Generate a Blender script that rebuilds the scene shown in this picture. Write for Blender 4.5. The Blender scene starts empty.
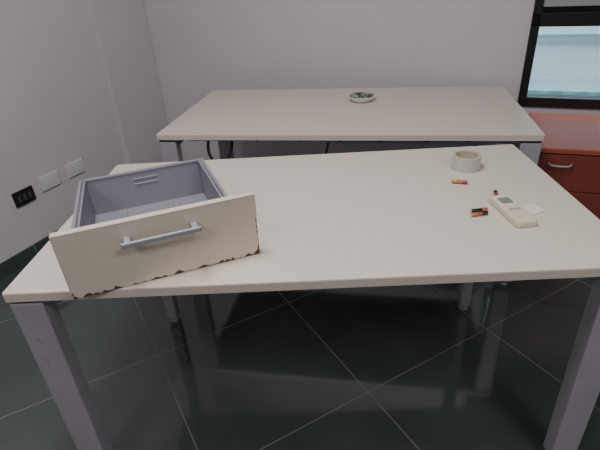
import bpy, bmesh, random
from math import *
from mathutils import Vector, Matrix
random.seed(4)
ZT=0.73
# ---------------------------------------------------------------- materials
def mat(name,col,rough=.5,metal=0,spec=.5,noise=0,nscale=20,bump=0,bscale=200,emit=0,trans=0,alpha=1,coat=0):
    m=bpy.data.materials.new(name);m.use_nodes=True;nt=m.node_tree;b=nt.nodes['Principled BSDF']
    b.inputs['Base Color'].default_value=(*col,1);b.inputs['Roughness'].default_value=rough
    b.inputs['Metallic'].default_value=metal;b.inputs['Specular IOR Level'].default_value=spec
    if trans:b.inputs['Transmission Weight'].default_value=trans
    if coat:b.inputs['Coat Weight'].default_value=coat
    if alpha<1:b.inputs['Alpha'].default_value=alpha
    if emit:
        b.inputs['Emission Color'].default_value=(*col,1);b.inputs['Emission Strength'].default_value=emit
    tc=nt.nodes.new('ShaderNodeTexCoord')
    if noise:
        n=nt.nodes.new('ShaderNodeTexNoise');n.inputs['Scale'].default_value=nscale;n.inputs['Detail'].default_value=5
        nt.links.new(tc.outputs['Object'],n.inputs['Vector'])
        r=nt.nodes.new('ShaderNodeMapRange');r.inputs[1].default_value=.3;r.inputs[2].default_value=.7
        r.inputs[3].default_value=1-noise;r.inputs[4].default_value=1+noise
        nt.links.new(n.outputs['Fac'],r.inputs[0])
        x=nt.nodes.new('ShaderNodeVectorMath');x.operation='SCALE';x.inputs[0].default_value=col
        nt.links.new(r.outputs[0],x.inputs['Scale']);nt.links.new(x.outputs[0],b.inputs['Base Color'])
    if bump:
        n=nt.nodes.new('ShaderNodeTexNoise');n.inputs['Scale'].default_value=bscale
        nt.links.new(tc.outputs['Object'],n.inputs['Vector'])
        bp=nt.nodes.new('ShaderNodeBump');bp.inputs['Strength'].default_value=bump;bp.inputs['Distance'].default_value=.002
        nt.links.new(n.outputs['Fac'],bp.inputs['Height']);nt.links.new(bp.outputs[0],b.inputs['Normal'])
    return m
M={}
M['wall']=mat('wall_paint',(.59,.56,.59),.85,spec=.2,noise=.02,nscale=3,bump=.15,bscale=120)
M['ceil']=mat('ceiling_paint',(.7,.7,.7),.9)
M['top']=mat('cream_laminate',(.655,.588,.522),.38,noise=.012,nscale=60,spec=.35)
M['edge']=mat('cream_edge_band',(.57,.50,.44),.5)
M['steel']=mat('lavender_grey_steel',(.32,.297,.335),.36,spec=.5,noise=.06,nscale=8)
M['dark']=mat('dark_plastic',(.018,.018,.02),.45)
M['plate']=mat('white_switch_plate',(.66,.65,.67),.4)
M['plateb']=mat('black_switch_plate',(.012,.012,.014),.35)
M['grey']=mat('grey_inset',(.35,.35,.37),.4)
M['scuff']=mat('scuff_mark',(.12,.11,.12),.6)
M['blackmod']=mat('black_socket_module',(.03,.03,.033),.35)
M['box']=mat('drawer_grey_plastic',(.255,.245,.29),.5,noise=.02,nscale=40)
M['box2']=mat('drawer_grey_ridge',(.36,.35,.40),.5)
M['chip']=mat('broken_chipboard',(.12,.05,.033),.9,noise=.4,nscale=150,bump=.6,bscale=400)
M['veneer']=mat('cream_drawer_veneer',(.63,.555,.47),.45,noise=.015,nscale=30)
M['handle']=mat('satin_metal',(.34,.35,.385),.5,metal=.2)
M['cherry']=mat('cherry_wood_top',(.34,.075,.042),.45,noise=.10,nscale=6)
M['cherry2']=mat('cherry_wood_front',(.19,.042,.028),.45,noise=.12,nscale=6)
M['frame']=mat('black_window_frame',(.008,.009,.010),.35)
M['glass']=mat('window_glass',(.9,.97,1),.02,trans=1,alpha=.15)
M['remote']=mat('cream_plastic',(.66,.60,.47),.4)
M['lcd']=mat('lcd_screen',(.22,.24,.18),.25)
M['white']=mat('white_plastic',(.78,.76,.70),.4)
M['copper']=mat('copper_battery_end',(.50,.19,.08),.35,metal=.6)
M['black']=mat('black_battery_sleeve',(.015,.014,.014),.3)
M['silver']=mat('battery_terminal',(.6,.6,.6),.3,metal=1)
M['red']=mat('red_brown_sleeve',(.28,.06,.035),.35)
M['cer']=mat('white_ceramic',(.75,.75,.70),.25)
M['tape']=mat('packing_tape_film',(.50,.485,.455),.2,noise=.05,nscale=90,coat=.5)
M['core']=mat('cardboard_core',(.50,.42,.30),.8)
M['ext']=mat('exterior_render',(.80,.89,.92),.8,noise=.04,nscale=5)
M['extd']=mat('exterior_ledge',(.16,.34,.34),.7,noise=.4,nscale=14)
M['cable']=mat('black_cable',(.02,.02,.02),.5)
def ash_pattern():
    m=mat('ashtray_painted_well',(.1,.2,.15),.25);nt=m.node_tree;b=nt.nodes['Principled BSDF']
    v=nt.nodes.new('ShaderNodeTexVoronoi');v.inputs['Scale'].default_value=45
    tc=nt.nodes.new('ShaderNodeTexCoord');nt.links.new(tc.outputs['Object'],v.inputs['Vector'])
    r=nt.nodes.new('ShaderNodeValToRGB');r.color_ramp.elements[0].color=(.02,.06,.045,1);r.color_ramp.elements[1].color=(.40,.42,.32,1)
    r.color_ramp.elements[0].position=.38;r.color_ramp.elements[1].position=.85
    nt.links.new(v.outputs['Distance'],r.inputs[0]);nt.links.new(r.outputs[0],b.inputs['Base Color']);return m
M['ash']=ash_pattern()
def tile_mat():
    m=bpy.data.materials.new('dark_green_floor_tile');m.use_nodes=True;nt=m.node_tree;b=nt.nodes['Principled BSDF'];L=nt.links.new
    tc=nt.nodes.new('ShaderNodeTexCoord')
    mp=nt.nodes.new('ShaderNodeMapping');mp.vector_type='TEXTURE'
    a=radians(27.8);px,py=.206,1.158
    mp.inputs['Location'].default_value=(px,py,0);mp.inputs['Rotation'].default_value=(0,0,a)
    mp.inputs['Scale'].default_value=(.605,.605,1)
    L(tc.outputs['Object'],mp.inputs[0])
    s=nt.nodes.new('ShaderNodeSeparateXYZ');L(mp.outputs[0],s.inputs[0])
    def line(o):
        f=nt.nodes.new('ShaderNodeMath');f.operation='FRACT';L(o,f.inputs[0])
        d=nt.nodes.new('ShaderNodeMath');d.operation='SUBTRACT';d.inputs[1].default_value=.5;L(f.outputs[0],d.inputs[0])
        e=nt.nodes.new('ShaderNodeMath');e.operation='ABSOLUTE';L(d.outputs[0],e.inputs[0])
        g=nt.nodes.new('ShaderNodeMath');g.operation='GREATER_THAN';g.inputs[1].default_value=.4962;L(e.outputs[0],g.inputs[0]);return g.outputs[0]
    mx=nt.nodes.new('ShaderNodeMath');mx.operation='MAXIMUM';L(line(s.outputs[0]),mx.inputs[0]);L(line(s.outputs[1]),mx.inputs[1])
    n=nt.nodes.new('ShaderNodeTexNoise');n.inputs['Scale'].default_value=3;n.inputs['Detail'].default_value=8;L(tc.outputs['Object'],n.inputs[0])
    r=nt.nodes.new('ShaderNodeValToRGB');r.color_ramp.elements[0].color=(.044,.060,.056,1);r.color_ramp.elements[1].color=(.066,.086,.081,1)
    r.color_ramp.elements[0].position=.3;r.color_ramp.elements[1].position=.7;L(n.outputs['Fac'],r.inputs[0])
    c=nt.nodes.new('ShaderNodeMix');c.data_type='RGBA';L(mx.outputs[0],c.inputs[0]);L(r.outputs[0],c.inputs[6]);c.inputs[7].default_value=(.15,.16,.15,1)
    L(c.outputs[2],b.inputs['Base Color'])
    rr=nt.nodes.new('ShaderNodeMapRange');rr.inputs[3].default_value=.075;rr.inputs[4].default_value=.7;L(mx.outputs[0],rr.inputs[0]);L(rr.outputs[0],b.inputs['Roughness'])
    b.inputs['Specular IOR Level'].default_value=1.0
    return m
M['tile']=tile_mat()
# ---------------------------------------------------------------- helpers
def link(o,par=None):
    bpy.context.scene.collection.objects.link(o)
    if par:o.parent=par
    return o
def empty(name,loc,rz=0):
    e=bpy.data.objects.new(name,None);e.empty_display_size=.05;e.location=loc;e.rotation_euler=(0,0,rz);return link(e)
def mesh(name,vs,fs,m,par=None,bev=0,smooth=False,seg=2):
    me=bpy.data.meshes.new(name);me.from_pydata([tuple(v) for v in vs],[],fs);
    bm=bmesh.new();bm.from_mesh(me);bmesh.ops.recalc_face_normals(bm,faces=bm.faces[:]);bm.to_mesh(me);bm.free()
    me.materials.append(M[m] if isinstance(m,str) else m)
    o=link(bpy.data.objects.new(name,me),par)
    if smooth:
        for p in me.polygons:p.use_smooth=True
    if bev:
        b=o.modifiers.new('bev','BEVEL');b.width=bev;b.segments=seg;b.limit_method='ANGLE';b.harden_normals=False
    return o
BF=[(0,3,2,1),(4,5,6,7),(0,1,5,4),(1,2,6,5),(2,3,7,6),(3,0,4,7)]
def box(name,x0,x1,y0,y1,z0,z1,m,par=None,bev=0):
    return mesh(name,[(x0,y0,z0),(x1,y0,z0),(x1,y1,z0),(x0,y1,z0),(x0,y0,z1),(x1,y0,z1),(x1,y1,z1),(x0,y1,z1)],BF,m,par,bev)
def hexa(name,pts,m,par=None,bev=0): return mesh(name,pts,BF,m,par,bev)
def rrect(name,x0,x1,y0,y1,z0,z1,r,m,par=None,bev=0,seg=6):
    pts=[]
    for cx,cy,a0 in ((x1-r,y1-r,0),(x0+r,y1-r,90),(x0+r,y0+r,180),(x1-r,y0+r,270)):
        for i in range(seg+1):
            a=radians(a0+90*i/seg);pts.append((cx+r*cos(a),cy+r*sin(a)))
    n=len(pts);vs=[(x,y,z0) for x,y in pts]+[(x,y,z1) for x,y in pts]
    fs=[tuple(range(n))[::-1],tuple(range(n,2*n))]+[(i,(i+1)%n,n+(i+1)%n,n+i) for i in range(n)]
    return mesh(name,vs,fs,m,par,bev)
def lathe(name,prof,m,par=None,n=48,mats=None):
    vs=[];fs=[]
    for r,z in prof:
        for i in range(n):
            a=2*pi*i/n;vs.append((r*cos(a),r*sin(a),z))
    k=len(prof)
    for j in range(k-1):
        for i in range(n):
            fs.append((j*n+i,j*n+(i+1)%n,(j+1)*n+(i+1)%n,(j+1)*n+i))
    if prof[0][0]>1e-3 and prof[-1][0]>1e-3 and prof[0]!=prof[-1]:
        fs.append(tuple(range(n))[::-1]);fs.append(tuple(range((k-1)*n,k*n)))
    o=mesh(name,vs,fs,m,par)
    me=o.data
    for p in me.polygons:p.use_smooth=len(p.vertices)==4
    b=o.modifiers.new('es','EDGE_SPLIT');b.split_angle=radians(40)
    return o
def tube(name,pts,r,m,par=None):
    cu=bpy.data.curves.new(name,'CURVE');cu.dimensions='3D';s=cu.splines.new('BEZIER');s.bezier_points.add(len(pts)-1)
    for b,p in zip(s.bezier_points,pts):
        b.co=p;b.handle_left_type=b.handle_right_type='AUTO'
    cu.bevel_depth=r;cu.bevel_resolution=3;cu.materials.append(M[m]);return link(bpy.data.objects.new(name,cu),par)
# ---------------------------------------------------------------- room shell
C=Vector((-.937,3.340,0));aB=atan2(-.375,.927);aL=radians(63.6)
dB=Vector((cos(aB),sin(aB),0));dL=Vector((cos(aL),sin(aL),0))
HC=2.7;LB=4.6;LL=6.2
K=[C,C+dB*LB,C+dB*LB-dL*LL,C-dL*LL]
def slab(name,z0,z1,m):
    ex=.3
    c=sum(K,Vector())/4
    P=[k+(k-c).normalized()*ex for k in K]
    return mesh(name,[(p.x,p.y,z0) for p in P]+[(p.x,p.y,z1) for p in P],[(0,1,2,3),(7,6,5,4),(0,4,5,1),(1,5,6,2),(2,6,7,3),(3,7,4,0)],m)
slab('floor',-.1,0,'tile')
slab('ceiling',HC,HC+.1,'ceil')
def wallobj(name,o,ang,segs,m='wall'):
    vs=[];fs=[]
    for x0,x1,y0,y1,z0,z1 in segs:
        b=len(vs);vs+=[(x0,y0,z0),(x1,y0,z0),(x1,y1,z0),(x0,y1,z0),(x0,y0,z1),(x1,y0,z1),(x1,y1,z1),(x0,y1,z1)]
        fs+=[tuple(b+i for i in f) for f in BF]
    ob=mesh(name,vs,fs,m);ob.location=o;ob.rotation_euler=(0,0,ang);return ob
W0,W1,WZ0,WZ1=2.315,4.0,.617,2.2
T=.14
wallobj('wall_back',C,aB,[(-.12,W0,0,T,0,HC),(W1,LB+.1,0,T,0,HC),(W0,W1,0,T,0,WZ0),(W0,W1,0,T,WZ1,HC)])
wallobj('wall_left',C,aL,[(-LL-.1,.0,0,T,0,HC)])
wallobj('wall_right',K[1],aL,[(-LL-.1,.0,-T,0,0,HC)])
wallobj('wall_front',K[3],aB,[(-.1,LB+.1,-T,0,0,HC)])
wallobj('trim_1',C,aL,[(-.435,-.002,-.035,-.001,.0,HC-.002)])
wallobj('baseboard_left',C,aL,[(-LL,-.437,-.011,-.0005,.0,.08)],'tile')
wallobj('baseboard_back',C,aB,[(.04,LB-.02,-.011,-.0005,.0,.08)],'tile')
# window
w=empty('window_1',C,aB)
fw=.04
def wb(n,x0,x1,z0,z1,y0=.0,y1=.07,m='frame',bev=.002): return box(n,x0,x1,y0,y1,z0,z1,m,w,bev)
wb('frame_left',W0,W0+fw,WZ0,WZ1,-.012);wb('frame_right',W1-fw,W1,WZ0,WZ1,-.012)
wb('frame_bottom',W0,W1,WZ0,WZ0+.05,-.014);wb('frame_top',W0,W1,WZ1-.05,WZ1,-.012)
wb('transom',W0,W1,1.012,1.075,-.012)
wb('mullion',3.15,3.21,WZ0,WZ1,-.008)
wb('upper_sash_bar',W0,W1,1.10,1.13,.0,.05,'grey')
wb('upper_panel',W0+fw,W1-fw,1.075,WZ1-.05,.04,.05,'dark')
wb('glass_pane',W0+fw,W1-fw,WZ0+.05,1.012,.045,.049,'glass',0)
ex=empty('exterior_wall',C,aB)
box('rendered_wall',1.7,4.8,.75,.85,-.1,3.2,'ext',ex)
box('ledge',1.7,4.8,.735,.75,.855,.872,'extd',ex)
box('lower_band',1.7,4.8,.70,.75,.0,.53,'extd',ex)
def outlet(pos_t,z,m,ins):
    e=empty('wall_outlet',C+dL*pos_t,aL);e.location.z=z
    rr=box('plate',-.060,.060,-.010,-.0005,-.041,.041,m,e,.004)
    for i in (-1,0,1):
        box('module_%d'%(i+2),i*.031-.014,i*.031+.014,-.012,-.009,-.024,.024,ins,e,.0015)
        if m=='plateb':
            for k in (-1,0,1):
                h=lathe('hole_%d_%d'%(i+2,k+2),[(.0025,0),(.0025,.0008)],'grey',e,12);h.rotation_euler=(pi/2,0,0);h.location=(i*.031,-.0118,k*.010)
def tpos(p): return (Vector((p[0],p[1],0))-C).dot(dL)
outlet(tpos((-1.470,2.290)),.352,'plateb','blackmod')
outlet(tpos((-1.392,2.442)),.370,'plate','plate')
outlet(tpos((-1.309,2.603)),.373,'plate','plate')
# ceiling lights
def panel(name,x,y,pw,col=(1,.97,.96),s=.6):
    e=empty(name,(x,y,HC),aB)
    box('housing',-s/2-.02,s/2+.02,-s/2-.02,s/2+.02,-.03,-.0005,'white',e,.003)
    m=mat('diffuser_'+name,col,.5,emit=2);box('diffuser',-s/2,s/2,-s/2,s/2,-.034,-.03,m,e)
    l=bpy.data.lights.new('panel_lamp','AREA');l.shape='SQUARE';l.size=s;l.energy=pw;l.color=col
    o=link(bpy.data.objects.new('lamp',l),e);o.location=(0,0,-.04)
panel('ceiling_light_panel',-.35,.9,32)
panel('ceiling_light_panel.001',1.1,-.5,21)
panel('ceiling_light_panel.002',-1.2,-.9,22)
l=bpy.data.lights.new('daylight_lamp','AREA');l.shape='RECTANGLE';l.size=2.4;l.size_y=.4;l.energy=85;l.color=(.74,.92,1)
o=link(bpy.data.objects.new('well_daylight',l));o.location=C+dB*3.2+Vector((-dB.y,dB.x,0))*.50+Vector((0,0,2.2));o.rotation_euler=(radians(12),0,aB)
wd=bpy.data.worlds.new('world');bpy.context.scene.world=wd;wd.use_nodes=True
wd.node_tree.nodes['Background'].inputs[0].default_value=(.6,.8,1,1);wd.node_tree.nodes['Background'].inputs[1].default_value=.5
# ---------------------------------------------------------------- tables
def desk(name,x,y,rot,W,D,rin=(0.0,0.0),rw=.08):
    e=empty(name,(x,y,0),radians(rot));th=.025;zb=ZT-th
    rrect('top',0,W,0,D,zb+.0015,ZT,.006,'top',e,.0015)
    rrect('edge_band',-.0006,W+.0006,-.0006,D+.0006,zb,ZT-.003,.006,'edge',e)
    lw,ld=.08,.05
    for i,(lx,ly,ww) in enumerate(((.002,.006,lw),(W-.002-lw,.006,lw),(.004+rin[0],D-.02-ld,rw),(W-.004-rw-rin[1],D-.02-ld,rw))):
        hexa('leg_%d'%(i+1),[(lx+.004,ly,.025),(lx+ww-.004,ly,.025),(lx+ww-.004,ly+ld,.025),(lx+.004,ly+ld,.025),(lx,ly,zb-.012),(lx+ww,ly,zb-.012),(lx+ww,ly+ld,zb-.012),(lx,ly+ld,zb-.012)],'steel',e,.004)
        box('leg_cap_%d'%(i+1),lx+.004,lx+ww-.004,ly+.004,ly+ld-.004,zb-.0125,zb,'dark',e)
        f=lathe('foot_%d'%(i+1),[(.020,0),(.023,.004),(.023,.014),(.010,.018),(.010,.027)],'steel',e,24);f.location=(lx+ww/2,ly+ld/2,0)
    for s,xa,xb in (('left',.02,.02+rin[0]),('right',W-.06,W-.06-rin[1])):
        hexa('side_rail_'+s,[(xa,.056,zb-.055),(xa+.04,.056,zb-.055),(xb+.04,D-.07,zb-.055),(xb,D-.07,zb-.055),(xa,.056,zb-.012),(xa+.04,.056,zb-.012),(xb+.04,D-.07,zb-.012),(xb,D-.07,zb-.012)],'steel',e,.003)
    box('front_beam',.085,W-.085,.13,.16,zb-.05,zb-.016,'steel',e,.002)
    box('rear_beam',.085,W-.085,D-.16,D-.13,zb-.05,zb-.016,'steel',e,.002)
    return e
t1=desk('office_desk',-.702,.884,-1.9,1.480,.788,(.065,.085),.05)
t2=desk('office_desk.001',-.610,2.010,-11.3,1.602,.785)
for i,(a,b,c,dd) in enumerate(((.030,.585,.042,.565),(.034,.515,.036,.492))):
    tube('leg_scratch_%d'%(i+1),[(a,.0062,b),((a+c)/2+.002,.0061,(b+dd)/2),(c,.0062,dd)],.0006,'scuff',t1)
for i in range(24):
    xx=.10+i*.058+random.uniform(-.008,.008)
    box('tray_clip_%d'%(i+1),xx,xx+random.uniform(.012,.03),.03,.06,ZT-.025-.016,ZT-.025,'steel' if i%3 else 'chip',t2)
box('cable_tray',.75,1.50,.06,.10,ZT-.025-.032,ZT-.025-.020,'steel',t2,.002)
tube('hanging_cable',[(.20,.10,.69),(.21,.07,.60),(.26,.06,.56),(.30,.10,.62),(.31,.12,.69)],.007,'cable',t2)
tube('hanging_cable_2',[(.76,.08,.70),(.75,.06,.64),(.72,.10,.50),(.68,.3,.2),(.7,.4,.02)],.005,'cable',t2)
# ---------------------------------------------------------------- drawer
d=empty('pulled_out_drawer',(-.516,.842,ZT),.335)
PW,PH,DP,BW=.437,.169,.4175,.346
tl=.06
def pp(u,t,zz): return (u,t*cos(tl)-zz*sin(tl)+.0,zz*cos(tl)+t*sin(tl))
th=.018
core=[pp(.001,.002,0.0),pp(PW-.001,.002,0),pp(PW-.001,th,0),pp(.001,th,0),pp(.001,.002,PH-.001),pp(PW-.001,.002,PH-.001),pp(PW-.001,th,PH-.001),pp(.001,th,PH-.001)]
hexa('panel_core',core,'chip',d)
pts=[(0,PH),(0,.022),(.005,.017),(.003,.011)]
x=0.005
while x<PW-.012:
    big=random.random()<.36
    pts.append((x,random.uniform(.005,.012) if big else random.uniform(.0015,.004)));x+=random.uniform(.004,.015)
pts.append((PW-.010,.012));pts.append((PW-.006,.018))
z=.024
while z<PH*.62:
    pts.append((PW-random.uniform(.001,.0055),z));z+=random.uniform(.006,.014)
pts+= [(PW,PH*.66),(PW,PH)]
n=len(pts)
vs=[pp(u,0,zz) for u,zz in pts]+[pp(u,.0025,zz) for u,zz in pts]
mesh('panel_veneer',vs,[tuple(range(n)),tuple(range(n,2*n))[::-1]]+[(i,(i+1)%n,n+(i+1)%n,n+i) for i in range(n)],'veneer',d)
hexa('panel_top_band',[pp(0,0,PH-.002),pp(PW,0,PH-.002),pp(PW,th,PH-.002),pp(0,th,PH-.002),pp(0,0,PH),pp(PW,0,PH),pp(PW,th,PH),pp(0,th,PH)],'veneer',d)
hexa('panel_left_band',[pp(-.001,0,.02),pp(.001,0,.02),pp(.001,th,.02),pp(-.001,th,.02),pp(-.001,0,PH),pp(.001,0,PH),pp(.001,th,PH),pp(-.001,th,PH)],'veneer',d)
hexa('panel_back_face',[pp(0,th,.004),pp(PW,th,.004),pp(PW,th+.001,.004),pp(0,th+.001,.004),pp(0,th,PH),pp(PW,th,PH),pp(PW,th+.001,PH),pp(0,th+.001,PH)],'veneer',d)
u0=PW/2-BW/2-.009;u1=u0+BW;hb=.120;fy=.013
def bz(y): return .028*(1-y/DP)+.0005
def bpart(name,x0,x1,y0,y1,h0,h1,m='box',bev=.0015):
    return hexa(name,[(x0,y0,bz(y0)+h0),(x1,y0,bz(y0)+h0),(x1,y1,bz(y1)+h0),(x0,y1,bz(y1)+h0),(x0,y0,bz(y0)+h1),(x1,y0,bz(y0)+h1),(x1,y1,bz(y1)+h1),(x0,y1,bz(y1)+h1)],m,d,bev)
wt=.010
bpart('side_left',u0,u0+wt,fy,DP,0,hb);bpart('side_right',u1-wt,u1,fy,DP,0,hb)
bpart('back',u0+wt,u1-wt,DP-wt,DP,0,hb);bpart('bottom',u0+wt,u1-wt,fy,DP-wt,.002,.008)
bpart('rim_left',u0-.006,u0+wt+.002,fy,DP+.002,hb-.006,hb);bpart('rim_right',u1-wt-.002,u1+.006,fy,DP+.002,hb-.006,hb)
bpart('rim_back',u0,u1,DP-wt-.002,DP+.003,hb-.006,hb)
bpart('runner_left',u0-.006,u0,fy+.01,DP,.03,.055,'steel');bpart('runner_right',u1,u1+.006,fy+.01,DP,.03,.055,'steel')
for i,uu in enumerate((.30,.68)):
    xx=u0+BW*uu
    bpart('floor_ridge_%d'%(i*2+1),xx-.010,xx-.006,.10,DP-.03,.008,.016,'box2');bpart('floor_ridge_%d'%(i*2+2),xx+.006,xx+.010,.10,DP-.03,.008,.016,'box2')
xx=u0+BW*.5
for i in range(2):
    bpart('embossed_slot_%d'%(i+1),xx-.035,xx+.035,DP-wt-.0022,DP-wt,.078+i*.016,.082+i*.016,'box2',.0005)
for i in range(4): bpart('side_rib_%d'%(i+1),u1-wt-.002,u1-wt,.08+i*.08,.084+i*.08,.01,hb-.01,'box2',.0005)
hz=.130;ha,hb2=.130,.302
def hpart(n,x0,x1,t0,t1,z0,z1):
    hexa(n,[pp(x0,t0,z0),pp(x1,t0,z0),pp(x1,t1,z0),pp(x0,t1,z0),pp(x0,t0,z1),pp(x1,t0,z1),pp(x1,t1,z1),pp(x0,t1,z1)],'handle',d,.0025)
hpart('handle_bar',ha,hb2,-.034,-.026,hz-.006,hz+.006)
hpart('handle_post_left',ha+.006,ha+.020,-.028,.0,hz-.006,hz+.005);hpart('handle_post_right',hb2-.020,hb2-.006,-.028,0,hz-.006,hz+.005)
# ---------------------------------------------------------------- cabinet
cb=empty('wooden_drawer_cabinet',(1.065,1.89,0),radians(-20));CW,CD,CH=.40,.53,.60
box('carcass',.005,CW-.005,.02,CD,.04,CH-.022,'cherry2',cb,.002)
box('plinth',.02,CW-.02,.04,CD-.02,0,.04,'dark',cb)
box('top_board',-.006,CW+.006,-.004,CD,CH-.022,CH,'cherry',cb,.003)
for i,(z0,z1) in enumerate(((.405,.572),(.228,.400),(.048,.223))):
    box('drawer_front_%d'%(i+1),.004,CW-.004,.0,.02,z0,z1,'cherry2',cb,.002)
    zc=z1-.042;xc=.085
    tube('pull_%d'%(i+1),[(xc-.045,.0,zc),(xc-.038,-.018,zc),(xc,-.024,zc-.002),(xc+.038,-.018,zc),(xc+.045,.0,zc)],.0045,'handle',cb)
# ---------------------------------------------------------------- small things
tp=empty('packing_tape_roll',(.562,1.430,ZT))
lathe('tape_film',[(.0375,0),(.0455,0),(.0455,.048),(.0375,.048),(.0375,0)],'tape',tp,64)
lathe('cardboard_core',[(.0355,.0),(.0375,.0),(.0375,.0475),(.0355,.0475),(.0355,0)],'core',tp,64)
def battery(x,y,rz,m1,m2,z=0,r=.0060,L=.047):
    e=empty('aaa_battery',(x,y,ZT+r+z),rz)
    def seg(n,a,b,rr,m):
        s=lathe(n,[(0.0001,a),(rr*.92,a),(rr,a+.0006),(rr,b-.0006),(rr*.92,b),(0.0001,b)],m,e,24);s.rotation_euler=(0,pi/2,0)
    seg('sleeve',-L/2,L*.14,r,m1);seg('band',L*.14,L/2-.0015,r,m2);seg('positive_nub',L/2-.0015,L/2,r*.35,'silver');seg('negative_plate',-L/2-.0006,-L/2,r*.8,'silver')
battery(.505,1.314,radians(-20),'copper','red')
battery(.497,1.126,radians(5),'black','copper')
battery(.490,1.106,radians(8),'copper','black')
battery(.578,1.212,radians(75),'red','black')
rm=empty('air_conditioner_remote',(.578,1.108,ZT),radians(5))
rrect('shell',-.0285,.0285,-.082,.078,.001,.020,.010,'remote',rm,.004)
rrect('screen_bezel',-.021,.021,.012,.064,.0198,.0208,.003,'white',rm,.0003)
rrect('screen',-.017,.017,.020,.056,.0208,.0213,.002,'lcd',rm)
for i in range(3):
    for j in range(2):
        rrect('button_%d'%(i*2+j+1),-.016+j*.018,-.002+j*.018,-.018-i*.017,-.008-i*.017,.0198,.0218,.003,'remote' if i else 'grey',rm,.0005)
bc=empty('battery_cover',(.642,1.120,ZT),radians(18))
rrect('cover_plate',-.022,.022,-.024,.024,.0005,.004,.006,'white',bc,.001)
box('latch',-.006,.006,.024,.030,.0005,.0025,'white',bc,.0005)
at=empty('ashtray',(.350,2.345,ZT))
lathe('dish',[(.0001,0),(.040,0),(.052,.006),(.066,.024),(.068,.028),(.064,.029),(.057,.024),(.049,.013),(.0001,.006)],'cer',at,64)
lathe('painted_well',[(.0001,.012),(.042,.012),(.049,.0175),(.0570,.0270),(.0600,.0290)],'ash',at,64)
# ---------------------------------------------------------------- camera
f,p,r,H=466.71,radians(29.514),radians(-3.670),1.363
F=Vector((0,cos(p),-sin(p)));R=Vector((1,0,0));U=R.cross(F)
R2=R*cos(r)+U*sin(r);U2=-R*sin(r)+U*cos(r)
cam=bpy.data.cameras.new('camera');co=link(bpy.data.objects.new('camera',cam))
mt=Matrix((R2,U2,-F)).transposed().to_4x4();mt.translation=Vector((0,0,H));co.matrix_world=mt
cam.sensor_width=36;cam.lens=f/600*36;cam.clip_start=.02
bpy.context.scene.camera=co
